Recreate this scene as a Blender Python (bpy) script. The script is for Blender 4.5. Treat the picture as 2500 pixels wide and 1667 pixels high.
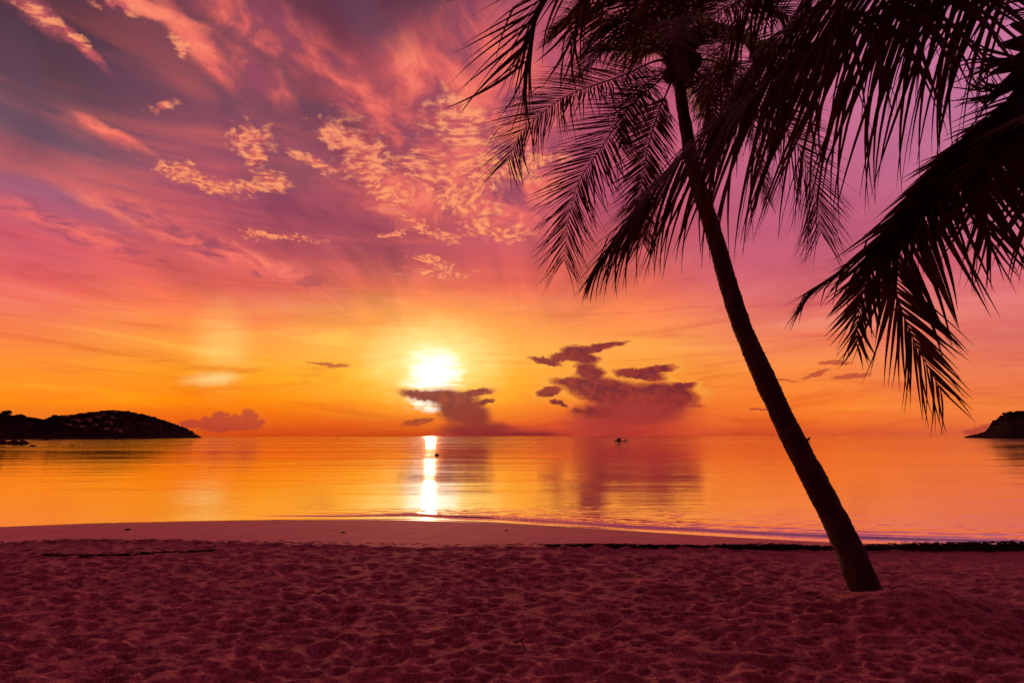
import bpy, bmesh, math, random
import numpy as np
from mathutils import Vector, Matrix, Euler, noise as mnoise
for o in list(bpy.data.objects): bpy.data.objects.remove(o)
S = bpy.context.scene
COL = S.collection
rad = math.radians

# ------------------------------------------------------------------ camera
CAM_Z = 1.5
FP = 1250.0                       # focal length in pixels of the 2500 px photograph
cd = bpy.data.cameras.new('camera'); cam = bpy.data.objects.new('camera', cd); COL.objects.link(cam)
cd.sensor_width = 36; cd.lens = 18; cd.clip_start = 0.05; cd.clip_end = 60000
RC = Matrix.Rotation(rad(90 + 10.45), 3, 'X') @ Matrix.Rotation(-0.0024, 3, 'Z')
cam.location = (0, 0, CAM_Z); cam.rotation_euler = RC.to_euler()
S.camera = cam

def ray(px, py):
    return RC @ Vector(((px - 1250) / FP, -(py - 833.5) / FP, -1.0))
def P(px, py, d):                 # the point at depth d seen at (px, py)
    return Vector((0, 0, CAM_Z)) + ray(px, py) * d
def G(px, py, z=0.0):             # the point of height z seen at (px, py)
    r = ray(px, py); return Vector((0, 0, CAM_Z)) + r * ((z - CAM_Z) / r.z)
def AE(px, py):                   # azimuth and elevation in degrees
    r = ray(px, py).normalized()
    return math.degrees(math.atan2(r.x, r.y)), math.degrees(math.asin(r.z))

def lin(c):
    return tuple((v / 255 / 12.92) if v / 255 <= 0.04045 else ((v / 255 + 0.055) / 1.055) ** 2.4 for v in c) + (1.0,)

# ------------------------------------------------------------------ node helper
class NT:
    def __init__(s, tree): s.t = tree; s.t.nodes.clear()
    def n(s, typ, **kw):
        nd = s.t.nodes.new(typ)
        for k, v in kw.items(): setattr(nd, k, v)
        return nd
    def put(s, sock, v):
        if v is None: return
        if isinstance(v, bpy.types.NodeSocket): s.t.links.new(v, sock)
        else: sock.default_value = v
    def m(s, op, a, b=None, c=None, clamp=False):
        nd = s.n('ShaderNodeMath', operation=op, use_clamp=clamp)
        s.put(nd.inputs[0], a); s.put(nd.inputs[1], b); s.put(nd.inputs[2], c); return nd.outputs[0]
    def add(s, a, b): return s.m('ADD', a, b)
    def sub(s, a, b): return s.m('SUBTRACT', a, b)
    def mul(s, a, b): return s.m('MULTIPLY', a, b)
    def div(s, a, b): return s.m('DIVIDE', a, b)
    def mad(s, a, b, c): return s.m('MULTIPLY_ADD', a, b, c)
    def vm(s, op, a, b=None, scale=None, _=None, c=None):
        nd = s.n('ShaderNodeVectorMath', operation=op)
        s.put(nd.inputs[0], a)
        if c is not None: s.put(nd.inputs[2], c)
        if b is not None: s.put(nd.inputs[1], b)
        if scale is not None: s.put(nd.inputs['Scale'], scale)
        return nd.outputs['Value'] if op in ('LENGTH', 'DOT_PRODUCT', 'DISTANCE') else nd.outputs[0]
    def ss(s, v, a, b, lo=0.0, hi=1.0, kind='SMOOTHSTEP'):      # smooth ramp
        nd = s.n('ShaderNodeMapRange', interpolation_type=kind)
        s.put(nd.inputs[0], v); s.put(nd.inputs[1], a); s.put(nd.inputs[2], b); s.put(nd.inputs[3], lo); s.put(nd.inputs[4], hi)
        return nd.outputs[0]
    def mix(s, f, a, b, blend='MIX'):
        nd = s.n('ShaderNodeMix', data_type='RGBA', blend_type=blend)
        s.put(nd.inputs[0], f); s.put(nd.inputs[6], a); s.put(nd.inputs[7], b); return nd.outputs[2]
    def xyz(s, x, y, z=0.0):
        nd = s.n('ShaderNodeCombineXYZ'); s.put(nd.inputs[0], x); s.put(nd.inputs[1], y); s.put(nd.inputs[2], z); return nd.outputs[0]
    def sep(s, v):
        nd = s.n('ShaderNodeSeparateXYZ'); s.put(nd.inputs[0], v); return nd.outputs
    def noise(s, v, scale, detail=4, rough=0.55, dist=0.0, col=False, dim='3D', lac=2.0):
        nd = s.n('ShaderNodeTexNoise', noise_dimensions=dim)
        s.put(nd.inputs['Vector'], v); s.put(nd.inputs['Scale'], scale); s.put(nd.inputs['Detail'], detail)
        s.put(nd.inputs['Roughness'], rough); s.put(nd.inputs['Distortion'], dist); s.put(nd.inputs['Lacunarity'], lac)
        return nd.outputs[1] if col else nd.outputs[0]
    def ramp(s, f, stops):
        nd = s.n('ShaderNodeValToRGB'); cr = nd.color_ramp
        while len(cr.elements) > 1: cr.elements.remove(cr.elements[-1])
        cr.elements[0].position = stops[0][0]; cr.elements[0].color = stops[0][1]
        for p, c in stops[1:]:
            e = cr.elements.new(p); e.color = c
        s.put(nd.inputs[0], f); return nd.outputs[0]

# ------------------------------------------------------------------ world: a sunset sky
SUN_PX = (1055, 902)
SUN_AZ, SUN_EL = AE(*SUN_PX)
W = bpy.data.worlds.new('World'); S.world = W; W.use_nodes = True
n = NT(W.node_tree)
geo = n.n('ShaderNodeTexCoord')
D = n.vm('NORMALIZE', geo.outputs['Generated'])
dx, dy, dz = n.sep(D)
az = n.mul(n.m('ARCTAN2', dx, dy), 57.29578)
el = n.mul(n.m('ARCSINE', dz), 57.29578)
den = n.add(n.m('MAXIMUM', dz, 0.0), 0.10)
pl = n.xyz(n.div(dx, den), n.div(dy, den), 0.0)       # the cloud layer's own plane
AEv = n.xyz(az, el, 0.0)

# clear colour of the sky: columns of azimuth, ramps of elevation
EMAX = 75.0
def column(px, rows, after=None):
    st = []
    for py, c in rows:
        e = AE(px, py)[1]
        st.append((max(0.0, e) / EMAX, lin(c)))
    st.sort(key=lambda t: t[0])
    e_ = n.m('MAXIMUM', el, 0.0)
    if after is not None: e_ = n.mad(after, 1e-7, e_)
    return n.ramp(n.div(e_, EMAX), st)
cols = [
 (0,   [(1066,(216,90,32)),(1030,(232,104,34)),(975,(255,136,18)),(900,(255,146,44)),(830,(252,134,66)),(750,(240,112,86)),(660,(222,98,98)),(560,(190,84,104)),(450,(148,84,110)),(300,(108,80,96)),(150,(88,60,72)),(0,(66,44,58)),(-500,(100,56,76)),(-1800,(170,82,104))]),
 (500, [(1066,(216,80,22)),(1030,(232,88,18)),(975,(255,132,2)),(910,(255,160,24)),(850,(255,160,58)),(770,(252,134,72)),(690,(226,98,88)),(600,(206,88,96)),(480,(176,80,102)),(330,(150,78,98)),(180,(126,72,88)),(0,(122,66,80)),(-500,(130,62,84)),(-1800,(170,82,104))]),
 (1000,[(1066,(200,58,16)),(1035,(226,84,10)),(990,(255,142,0)),(920,(255,178,30)),(850,(255,176,72)),(780,(255,150,78)),(700,(236,104,84)),(610,(190,80,94)),(500,(172,72,90)),(350,(170,78,96)),(180,(182,82,94)),(0,(112,62,80)),(-500,(130,62,84)),(-1800,(170,82,104))]),
 (1500,[(1064,(206,68,46)),(1030,(228,88,44)),(980,(240,116,38)),(920,(252,150,44)),(850,(255,164,72)),(780,(255,142,78)),(700,(246,112,84)),(600,(224,96,98)),(480,(206,90,116)),(330,(206,92,116)),(180,(212,94,116)),(0,(218,98,122)),(-500,(140,64,90)),(-1800,(170,82,104))]),
 (2000,[(1062,(224,96,48)),(1035,(240,110,40)),(980,(252,130,44)),(900,(252,142,66)),(820,(240,124,88)),(740,(226,108,104)),(640,(210,98,118)),(520,(206,98,128)),(380,(204,104,138)),(200,(206,108,142)),(0,(206,108,140)),(-500,(140,74,104)),(-1800,(170,82,104))]),
 (2500,[(1061,(216,94,62)),(1035,(236,112,56)),(980,(244,130,62)),(900,(236,120,82)),(820,(218,104,94)),(740,(226,112,106)),(640,(214,104,118)),(520,(204,104,132)),(380,(206,114,146)),(200,(204,118,156)),(0,(200,114,156)),(-500,(130,74,106)),(-1800,(170,82,104))]),
]
base = None; prev = None
azw = n.mad(n.sub(n.noise(AEv, 0.045, 2), 0.5), 14.0, az)
for px, rows in cols:
    a = AE(px, 900)[0]
    c = column(px, rows, base)
    if base is None: base = c
    else: base = n.mix(n.ss(azw, prev, a), base, c)
    prev = a

# fine streaks running out from the sun's side, in the cloud plane
stv = n.n('ShaderNodeMapping'); n.put(stv.inputs[0], pl); stv.inputs['Rotation'].default_value = (0, 0, rad(-14)); stv.inputs['Scale'].default_value = (1.0, 0.38, 1)
stv = stv.outputs[0]
st1 = n.noise(stv, 1.7, 7, 0.58, 0.6)
st2 = n.noise(stv, 0.55, 4, 0.5, 0.4)
hi = n.mul(n.ss(el, 7, 20), n.ss(az, 2, 24, 1.0, 0.45))
dark = n.mix(1.0, base, lin((150, 150, 192)), 'MULTIPLY')
lite = n.mix(1.0, base, (1.45, 1.28, 1.18, 1), 'MULTIPLY')
sv = n.mad(n.sub(st1, 0.5), 1.5, n.mad(n.sub(st2, 0.5), 1.3, 0.5))
sv = n.m('ADD', sv, 0.0, clamp=True)
sky = n.mix(n.mul(hi, n.ss(sv, 0.55, 0.1, 0, 0.75)), base, dark)
sky = n.mix(n.mul(hi, n.ss(sv, 0.45, 0.85, 0, 0.8)), sky, lite)
AEv = n.vm('MULTIPLY_ADD', sky, (1e-7, 1e-7, 0), c=AEv)
dg = n.n('ShaderNodeMapping'); n.put(dg.inputs[0], AEv); dg.inputs['Rotation'].default_value = (0, 0, rad(33)); dg.inputs['Scale'].default_value = (0.035, 0.24, 1)
st4 = n.noise(dg.outputs[0], 1.0, 6, 0.6, 0.5)
lf = n.mul(n.mul(n.ss(az, 4, -14), n.ss(el, 9, 15)), n.ss(el, 38, 26))
sky = n.mix(n.mul(lf, n.ss(st4, 0.46, 0.28, 0, 0.55)), sky, n.mix(1.0, sky, (0.66, 0.68, 0.92, 1), 'MULTIPLY'))
sky = n.mix(n.mul(lf, n.ss(st4, 0.44, 0.66, 0, 0.8)), sky, n.mix(0.5, sky, lin((250, 112, 92))))
# low level streaks, thin and horizontal
AEv = n.vm('MULTIPLY_ADD', sky, (1e-7, 1e-7, 0), c=AEv)
lowv = n.vm('MULTIPLY', AEv, (0.035, 0.30, 0))
st3 = n.noise(lowv, 1.0, 8, 0.66, 0.9)
lo = n.ss(el, 26, 10)
sky = n.mix(n.mul(lo, n.ss(st3, 0.50, 0.32, 0, 0.75)), sky, n.mix(1.0, sky, (0.80, 0.52, 0.62, 1), 'MULTIPLY'))
sky = n.mix(n.mul(lo, n.ss(st3, 0.5, 0.68, 0, 0.85)), sky, n.mix(1.0, sky, (1.06, 1.38, 1.35, 1), 'MULTIPLY'))

# blobs placed in azimuth and elevation
def warp(v, amp, scale, det=4, rough=0.55):
    nz = n.noise(v, scale, det, rough, col=True)
    return n.vm('ADD', v, n.vm('MULTIPLY', n.vm('SUBTRACT', nz, (0.5, 0.5, 0.5)), (amp, amp * 0.7, 0)))
def blobs(v, lst):                 # (px, py, half width px, half height px, tilt deg) -> 1 in the middle, 0 at the rim, negative outside
    r = None
    for b in lst:
        px, py, rx, ry, rot = b[:5]
        t = rad(rot)
        c = AE(px, py)
        e1 = AE(px + rx * math.cos(t), py - rx * math.sin(t)); e2 = AE(px - ry * math.sin(t), py - ry * math.cos(t))
        v1 = (e1[0] - c[0], e1[1] - c[1]); v2 = (e2[0] - c[0], e2[1] - c[1])
        mp = n.n('ShaderNodeMapping', vector_type='TEXTURE')
        n.put(mp.inputs[0], v if r is None else n.vm('MULTIPLY_ADD', r, (1e-7, 1e-7, 0), c=v))   # evaluated one after another
        mp.inputs['Location'].default_value = (c[0], c[1], 0)
        mp.inputs['Rotation'].default_value = (0, 0, math.atan2(v1[1], v1[0]))
        mp.inputs['Scale'].default_value = (math.hypot(*v1), math.hypot(*v2), 1)
        L = n.vm('LENGTH', mp.outputs[0])
        if r is None: r = L
        else:
            nd = n.n('ShaderNodeMath', operation='SMOOTH_MIN'); n.put(nd.inputs[0], r); n.put(nd.inputs[1], L); nd.inputs[2].default_value = 0.25; r = nd.outputs[0]
    return n.sub(1.0, r)

AEv = n.vm('MULTIPLY_ADD', sky, (1e-7, 1e-7, 0), c=AEv)
pl = n.vm('MULTIPLY_ADD', sky, (1e-8, 1e-8, 0), c=pl)
plw = n.vm('ADD', pl, n.vm('MULTIPLY', n.vm('SUBTRACT', n.noise(pl, 2.0, 3, 0.5, col=True), (0.5, 0.5, 0.5)), (0.35, 0.35, 0)))
wv = warp(AEv, 5.0, 0.16, 5, 0.6)
# dark gaps between the cirrus
gap = blobs(wv, [(300,200,230,90,-28),(760,265,150,40,-14),(900,60,170,60,-35),(60,330,130,130,0),(30,140,90,160,0),(690,420,130,60,0),(560,240,80,60,0)])
sky = n.mix(n.ss(gap, -0.15, 0.85, 0, 0.52), sky, lin((96, 66, 86)))
# salmon veils
veil = blobs(wv, [(1000,450,140,110,0),(1280,280,130,150,0),(1180,120,150,110,0),(1250,450,140,80,0),(500,130,170,42,-42),(640,190,120,34,-48),(730,110,170,60,-40),(880,240,190,55,-42),(990,330,150,60,-30),(1060,200,130,120,0),(1180,250,120,130,0),(1130,400,190,70,-20),(1230,520,140,50,-15),(380,30,160,22,-20),(90,40,110,26,-32),(190,110,120,16,-42),(270,330,110,18,-24),(520,600,330,34,-20),(170,560,230,30,-18),(620,60,200,50,-30)])
vn = n.noise(n.vm('MULTIPLY', plw, (1.0, 0.6, 1)), 6.0, 8, 0.62, 0.3)
vm_ = n.ss(veil, -0.35, 0.7)
sky = n.mix(n.mul(vm_, n.ss(vn, 0.54, 0.40, 0, 0.75)), sky, lin((132, 66, 94)))
sky = n.mix(n.mul(vm_, n.ss(vn, 0.40, 0.60, 0.12, 0.95)), sky, lin((238, 106, 98)))
sky = n.mix(n.mul(vm_, n.ss(vn, 0.52, 0.68, 0, 0.85)), sky, lin((255, 138, 108)))
# altocumulus puffs lit by the low sun
AEv = n.vm('MULTIPLY_ADD', sky, (1e-7, 1e-7, 0), c=AEv)
pl = n.vm('MULTIPLY_ADD', sky, (1e-8, 1e-8, 0), c=pl)
pv = warp(AEv, 3.6, 0.5, 6, 0.65)
puff = blobs(pv, [(395,262,36,13,8),(100,40,70,20,-30),(185,95,80,12,-45),(440,120,32,22,-50),(455,424,66,22,-14),(530,452,80,20,-10),(610,335,52,34,0),(625,385,34,40,0),(600,460,30,14,0),(655,440,42,28,-20),(760,395,60,13,-28),(690,580,90,8,-4),(612,572,22,14,0),
    (860,350,85,50,-20),(900,420,80,45,-25),(960,480,60,26,-20),(1010,545,60,14,-28),(965,572,40,8,8),(1085,582,40,14,-20),(1060,640,50,10,-18),(1075,668,75,9,-3),
    (1050,420,90,50,-35),(1120,480,100,45,-30),(1200,420,110,50,10),(1210,560,80,28,-8),(1290,400,100,20,12),(1130,300,100,60,-20),(300,24,60,14,-15)])
pn1 = n.noise(plw, 9.0, 7, 0.64, 0.15)
pn2 = n.noise(plw, 36.0, 4, 0.62)
den_p = n.add(n.mul(puff, 0.9), n.mad(n.sub(pn2, 0.5), 1.3, n.mul(n.sub(pn1, 0.5), 2.4)))
pm = n.ss(den_p, -0.22, 0.62)
pcol = n.mix(n.ss(n.mad(n.sub(pn1, 0.5), 1.6, n.mul(n.sub(pn2, 0.5), 3.4)), -0.45, 0.5), lin((204, 88, 98)), lin((255, 158, 112)))
pcol = n.mix(n.ss(el, 40, 16), pcol, n.mix(1.0, pcol, (1.05, 1.0, 0.80, 1), 'MULTIPLY'))
pcol = n.mix(n.ss(el, 44, 62), pcol, n.mix(1.0, pcol, (0.6, 0.35, 0.45, 1), 'MULTIPLY'))
sky = n.mix(n.mul(pm, 0.88), sky, pcol)

# glow of the sun behind thin cloud, and the faint second glow to its left
AEv = n.vm('MULTIPLY_ADD', sky, (1e-7, 1e-7, 0), c=AEv)
def glow(px, py, rx, ry, tilt=0):
    return blobs(AEv, [(px, py, rx, ry, tilt)])
gw = warp(AEv, 2.0, 0.3, 4)
sw = n.vm('ADD', gw, n.vm('MULTIPLY', n.vm('SUBTRACT', n.noise(n.vm('MULTIPLY', AEv, (0.35, 1.5, 1)), 1.0, 5, 0.6, col=True), (0.5, 0.5, 0.5)), (4.0, 2.2, 0)))
g1 = n.ss(blobs(gw, [(1065, 870, 430, 230, 0)]), 0.0, 1.0)
sky = n.mix(n.mul(g1, 0.5), sky, lin((255, 186, 62)))
g1b = n.ss(blobs(gw, [(1060, 935, 300, 75, 0)]), 0.0, 1.0)
sky = n.mix(n.mul(g1b, 0.8), sky, lin((255, 176, 0)))
g2 = n.ss(blobs(gw, [(540, 855, 105, 150, 0)]), 0.0, 1.0)
sky = n.mix(n.mul(g2, n.ss(st3, 0.35, 0.6, 0.1, 0.75)), sky, lin((255, 206, 112)))
g3 = n.ss(blobs(gw, [(520, 925, 95, 22, 4)]), 0.0, 1.0)
sky = n.mix(n.mul(g3, 0.6), sky, lin((255, 226, 150)))
g4 = n.ss(blobs(sw, [(1060, 880, 200, 125, 0)]), -0.1, 0.95)
sky = n.mix(g4, sky, (1.15, 0.86, 0.30, 1))
core = n.ss(blobs(sw, [(1060, 912, 78, 74, 0), (1034, 984, 50, 19, -14)]), -0.30, 0.62)
core = n.mul(core, core)
sky = n.mix(core, sky, (1.3, 1.22, 1.0, 1))

# dark low clouds in front of the sun
AEv = n.vm('MULTIPLY_ADD', sky, (1e-7, 1e-7, 0), c=AEv)
cw = warp(AEv, 1.3, 0.5, 6, 0.62)
cf = n.vm('ADD', cw, n.vm('MULTIPLY', n.vm('SUBTRACT', n.noise(n.vm('MULTIPLY', AEv, (1.0, 1.7, 1)), 0.75, 7, 0.72, col=True), (0.5, 0.5, 0.5)), (1.9, 1.0, 0)))
lowc = blobs(cf, [
  # the anvil under the sun
  (1040,964,66,13,-6),(1100,972,72,22,-4),(1128,1003,68,38,-14),(1150,1030,66,32,-25),(1175,1058,100,26,0),(1165,958,44,9,8),(1180,982,30,7,18),
  # the big bank to the right
  (1330,881,40,8,-12),(1378,870,40,13,10),(1420,872,46,16,-10),(1452,850,86,9,12),(1405,858,36,16,0),(1440,908,36,24,-20),
  (1340,955,30,13,6),(1365,984,24,6,-20),(1415,938,72,16,-8),(1490,955,130,32,-8),(1565,980,130,40,0),(1630,964,80,32,-10),(1560,914,70,13,-6),(1595,904,58,11,6),(1655,944,42,10,12),(1530,1008,140,30,0),
  (1020,1030,40,9,8),(1440,1002,50,6,6)])
lm = n.ss(lowc, -0.22, 0.34)
lsoft = n.ss(lowc, -0.55, 0.25)
lcol = n.mix(n.ss(el, 1.0, 6.5), lin((112, 22, 34)), lin((118, 34, 48)))
sky = n.mix(n.mul(lsoft, 0.30), sky, lin((214, 74, 40)))
rim = n.mul(n.ss(lowc, -0.5, -0.14), n.mul(n.ss(lowc, 0.05, -0.14), n.ss(el, 2.5, 5)))
sky = n.mix(n.mul(rim, 0.5), sky, lin((255, 178, 70)))
lcol = n.mix(n.ss(n.noise(cf, 1.1, 5, 0.65), 0.38, 0.64), lcol, lin((152, 48, 44)))
sky = n.mix(n.mul(lm, n.ss(el, 0.4, 2.6, 0.35, 1.0)), sky, lcol)
# the soft mass under the bank, dissolving into the horizon
bank = n.ss(blobs(cw, [(1560,1010,190,75,0),(1240,1062,260,32,0),(1480,1040,170,50,0)]), 0.0, 0.9)
sky = n.mix(n.mul(bank, 0.85), sky, lin((170, 52, 52)))
ab = n.ss(blobs(cw, [(1165,1048,110,26,0),(1150,1015,62,34,-20),(1250,1064,170,14,0)]), -0.05, 0.6)
sky = n.mix(n.mul(ab, 0.88), sky, lin((138, 34, 42)))
# distant cumulus row and thin dark bars
far = blobs(cf, [(470,1034,34,11,0),(505,1028,24,16,0),(540,1021,22,20,0),(572,1026,18,14,0),(606,1019,24,22,0),(632,1030,16,10,0),(560,1040,90,14,0),(2040,886,44,5,3),(2080,918,60,8,6),(1990,915,40,6,16),(2440,1040,60,10,0),(2380,1048,40,9,0),(1700,992,34,4,2),(800,890,60,4,-6),(1880,1000,60,3,0),(1900,930,60,3,0)])
sky = n.mix(n.ss(far, -0.1, 0.35, 0, 0.75), sky, lin((176, 62, 50)))
# darker belt right over the sea
belt = n.ss(el, 1.4, 0.0)
sky = n.mix(n.mul(belt, 0.2), sky, n.mix(1.0, sky, (0.70, 0.34, 0.55, 1), 'MULTIPLY'))

# clear part of the sky from the Sky Texture, the far side of the sky stays dim
tex = n.n('ShaderNodeTexSky', sky_type='NISHITA'); tex.sun_disc = False
tex.sun_elevation = rad(SUN_EL); tex.sun_rotation = rad(SUN_AZ); tex.dust_density = 4.0
front = n.ss(dy, -0.25, 0.55)
back = lin((84, 30, 42))
sky = n.mix(n.ss(el, 0, -3, 0, 1), sky, lin((60, 16, 22)))
sky = n.mix(front, back, sky)
bg1 = n.n('ShaderNodeBackground'); n.put(bg1.inputs[0], sky); bg1.inputs[1].default_value = 1.0
bg2 = n.n('ShaderNodeBackground'); n.put(bg2.inputs[0], tex.outputs[0]); bg2.inputs[1].default_value = 0.001
ad = n.n('ShaderNodeAddShader'); n.t.links.new(bg1.outputs[0], ad.inputs[0]); n.t.links.new(bg2.outputs[0], ad.inputs[1])
wo = n.n('ShaderNodeOutputWorld'); n.t.links.new(ad.outputs[0], wo.inputs[0])
W.cycles.sampling_method = 'MANUAL'; W.cycles.sample_map_resolution = 1024

# ------------------------------------------------------------------ sun lamp
sd = bpy.data.lights.new('sun', 'SUN'); sun = bpy.data.objects.new('sun', sd); COL.objects.link(sun)
sd.energy = 0.8; sd.angle = rad(1.0); sd.color = (1.0, 0.42, 0.20)
a, e = rad(SUN_AZ), rad(SUN_EL)
sdir = Vector((math.sin(a) * math.cos(e), math.cos(a) * math.cos(e), math.sin(e)))
sun.rotation_euler = sdir.to_track_quat('Z', 'Y').to_euler(); sun.location = sdir * 50
S.view_settings.view_transform = 'Standard'; S.view_settings.look = 'None'
S.view_settings.exposure = 0; S.view_settings.gamma = 1
S.render.engine = 'CYCLES'
S.cycles.use_denoising = True
S.cycles.use_adaptive_sampling = True; S.cycles.adaptive_threshold = 0.03; S.cycles.adaptive_min_samples = 8
S.cycles.max_bounces = 5; S.cycles.diffuse_bounces = 2; S.cycles.glossy_bounces = 3; S.cycles.transparent_max_bounces = 4
S.cycles.sample_clamp_indirect = 6
#@@BODY
# ------------------------------------------------------------------ helpers
rng = random.Random(7)
nr = np.random.default_rng(5)
def mesh_obj(name, verts, faces, mat, parent=None, smooth=True):
    me = bpy.data.meshes.new(name)
    me.from_pydata([tuple(v) for v in verts], [], faces); me.update()
    if smooth: me.polygons.foreach_set('use_smooth', [True] * len(me.polygons))
    o = bpy.data.objects.new(name, me); COL.objects.link(o)
    if mat: me.materials.append(mat)
    if parent: o.parent = parent
    return o
def tag(o, label=None, cat=None, group=None, kind=None):
    if label: o['label'] = label
    if cat: o['category'] = cat
    if group: o['group'] = group
    if kind: o['kind'] = kind
    return o
def empty(name, loc):
    o = bpy.data.objects.new(name, None); COL.objects.link(o); o.location = loc; o.empty_display_size = 0.2; return o
class MB:
    def __init__(s, origin=(0, 0, 0)): s.v = []; s.f = []; s.o = Vector(origin)
    def add(s, vs, fs):
        k = len(s.v); s.v += [Vector(v) - s.o for v in vs]; s.f += [tuple(i + k for i in f) for f in fs]
    def tube(s, pts, radii, seg=8, caps=True):
        pts = [Vector(p) for p in pts]; vs = []; N = None
        for i, p in enumerate(pts):
            T = (pts[min(i + 1, len(pts) - 1)] - pts[max(i - 1, 0)]).normalized()
            if N is None: N = T.orthogonal().normalized()
            N = (N - T * N.dot(T)).normalized(); B = T.cross(N)
            r = radii[i] if hasattr(radii, '__len__') else radii
            for k in range(seg):
                a = 2 * math.pi * k / seg; vs.append(p + (N * math.cos(a) + B * math.sin(a)) * r)
        fs = []
        for i in range(len(pts) - 1):
            for k in range(seg):
                a, b = i * seg + k, i * seg + (k + 1) % seg; fs.append((a, b, b + seg, a + seg))
        if caps: fs.append(tuple(range(seg - 1, -1, -1))); fs.append(tuple((len(pts) - 1) * seg + k for k in range(seg)))
        s.add(vs, fs)
    def box(s, c, sz, M=None):
        c = Vector(c); vs = []
        for z in (-1, 1):
            for y in (-1, 1):
                for x in (-1, 1):
                    v = Vector((x * sz[0] / 2, y * sz[1] / 2, z * sz[2] / 2)); vs.append((M @ v if M else v) + c)
        s.add(vs, [(0, 2, 3, 1), (4, 5, 7, 6), (0, 1, 5, 4), (2, 6, 7, 3), (0, 4, 6, 2), (1, 3, 7, 5)])
    def build(s, name, mat, parent=None, smooth=True): return mesh_obj(name, s.v, s.f, mat, parent, smooth)
def catmull(pts, per=12):
    pts = [Vector(p) for p in pts]; q = [pts[0] * 2 - pts[1]] + pts + [pts[-1] * 2 - pts[-2]]; out = []
    for i in range(1, len(q) - 2):
        for k in range(per):
            t = k / per; a, b, c, d = q[i - 1], q[i], q[i + 1], q[i + 2]
            out.append(0.5 * ((2 * b) + (c - a) * t + (2 * a - 5 * b + 4 * c - d) * t * t + (3 * b - a - 3 * c + d) * t ** 3))
    out.append(pts[-1]); return out
def resample(pts, m):
    L = [0]
    for a, b in zip(pts, pts[1:]): L.append(L[-1] + (b - a).length)
    out = []; j = 0
    for k in range(m):
        s_ = L[-1] * k / (m - 1)
        while j < len(L) - 2 and L[j + 1] < s_: j += 1
        t = (s_ - L[j]) / max(1e-9, L[j + 1] - L[j]); out.append(pts[j].lerp(pts[j + 1], min(1, t)))
    return out, L[-1]

# ------------------------------------------------------------------ materials
def newmat(name):
    m = bpy.data.materials.new(name); m.use_nodes = True; t = NT(m.node_tree)
    out = t.n('ShaderNodeOutputMaterial'); bs = t.n('ShaderNodeBsdfPrincipled'); t.t.links.new(bs.outputs[0], out.inputs[0])
    return m, t, bs, out
def simple(name, c1, c2, scale, rough=0.8, bump=0.0, bscale=None, spec=0.3, det=6):
    m, t, bs, out = newmat(name)
    co = t.n('ShaderNodeTexCoord').outputs['Object']
    nz = t.noise(co, scale, det, 0.6)
    t.put(bs.inputs['Base Color'], t.mix(t.ss(nz, 0.35, 0.65), (*c1, 1), (*c2, 1)))
    bs.inputs['Roughness'].default_value = rough; bs.inputs['Specular IOR Level'].default_value = spec
    if bump:
        b = t.n('ShaderNodeBump'); b.inputs['Strength'].default_value = 1.0; b.inputs['Distance'].default_value = bump
        t.put(b.inputs['Height'], t.noise(co, bscale or scale * 4, det, 0.6)); t.put(bs.inputs['Normal'], b.outputs[0])
    return m
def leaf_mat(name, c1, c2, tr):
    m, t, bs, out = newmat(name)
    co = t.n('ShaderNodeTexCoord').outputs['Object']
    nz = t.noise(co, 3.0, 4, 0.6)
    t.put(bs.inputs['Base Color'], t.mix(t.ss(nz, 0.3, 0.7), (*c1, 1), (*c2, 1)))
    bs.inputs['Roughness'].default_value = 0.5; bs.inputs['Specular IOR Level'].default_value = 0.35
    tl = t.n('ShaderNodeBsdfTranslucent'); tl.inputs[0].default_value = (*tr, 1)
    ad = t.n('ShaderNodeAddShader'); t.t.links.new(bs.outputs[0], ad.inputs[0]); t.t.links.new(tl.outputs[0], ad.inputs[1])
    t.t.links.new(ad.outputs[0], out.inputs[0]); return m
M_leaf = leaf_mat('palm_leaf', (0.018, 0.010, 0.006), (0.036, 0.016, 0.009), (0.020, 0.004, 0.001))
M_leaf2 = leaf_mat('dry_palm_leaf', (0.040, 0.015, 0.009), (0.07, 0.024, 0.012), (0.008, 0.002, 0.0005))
M_rachis = simple('palm_rachis', (0.10, 0.045, 0.022), (0.06, 0.028, 0.016), 6, 0.55)
M_bark = simple('palm_bark', (0.055, 0.030, 0.028), (0.10, 0.055, 0.05), 5, 0.9, 0.02, 22)
M_fibre = simple('palm_fibre', (0.05, 0.025, 0.016), (0.09, 0.04, 0.022), 14, 0.95, 0.01, 60)
M_rock = simple('wet_rock', (0.05, 0.035, 0.035), (0.09, 0.06, 0.06), 1.2, 0.8, 0.1, 3)
M_wood = simple('dark_boat_wood', (0.03, 0.02, 0.02), (0.06, 0.035, 0.03), 2, 0.7)
M_twig = simple('twig', (0.06, 0.035, 0.03), (0.03, 0.02, 0.02), 20, 0.9)
M_weed = simple('seaweed', (0.022, 0.010, 0.012), (0.05, 0.022, 0.022), 9, 0.85, 0.02, 40)
M_hill = simple('hill_scrub', (0.032, 0.020, 0.024), (0.046, 0.030, 0.032), 0.05, 1.0, 0, spec=0.0)  # base colour lifted slightly to stand in for haze over the headlands
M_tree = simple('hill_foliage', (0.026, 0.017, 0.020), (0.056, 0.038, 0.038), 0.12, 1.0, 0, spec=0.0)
M_wall = simple('house_wall', (0.26, 0.20, 0.21), (0.20, 0.15, 0.16), 0.2, 0.9)
M_roof = simple('house_roof', (0.20, 0.12, 0.12), (0.14, 0.09, 0.09), 0.4, 0.9)
M_glass = simple('window_glass', (0.02, 0.02, 0.03), (0.03, 0.03, 0.04), 0.4, 0.15, spec=0.5)

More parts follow.
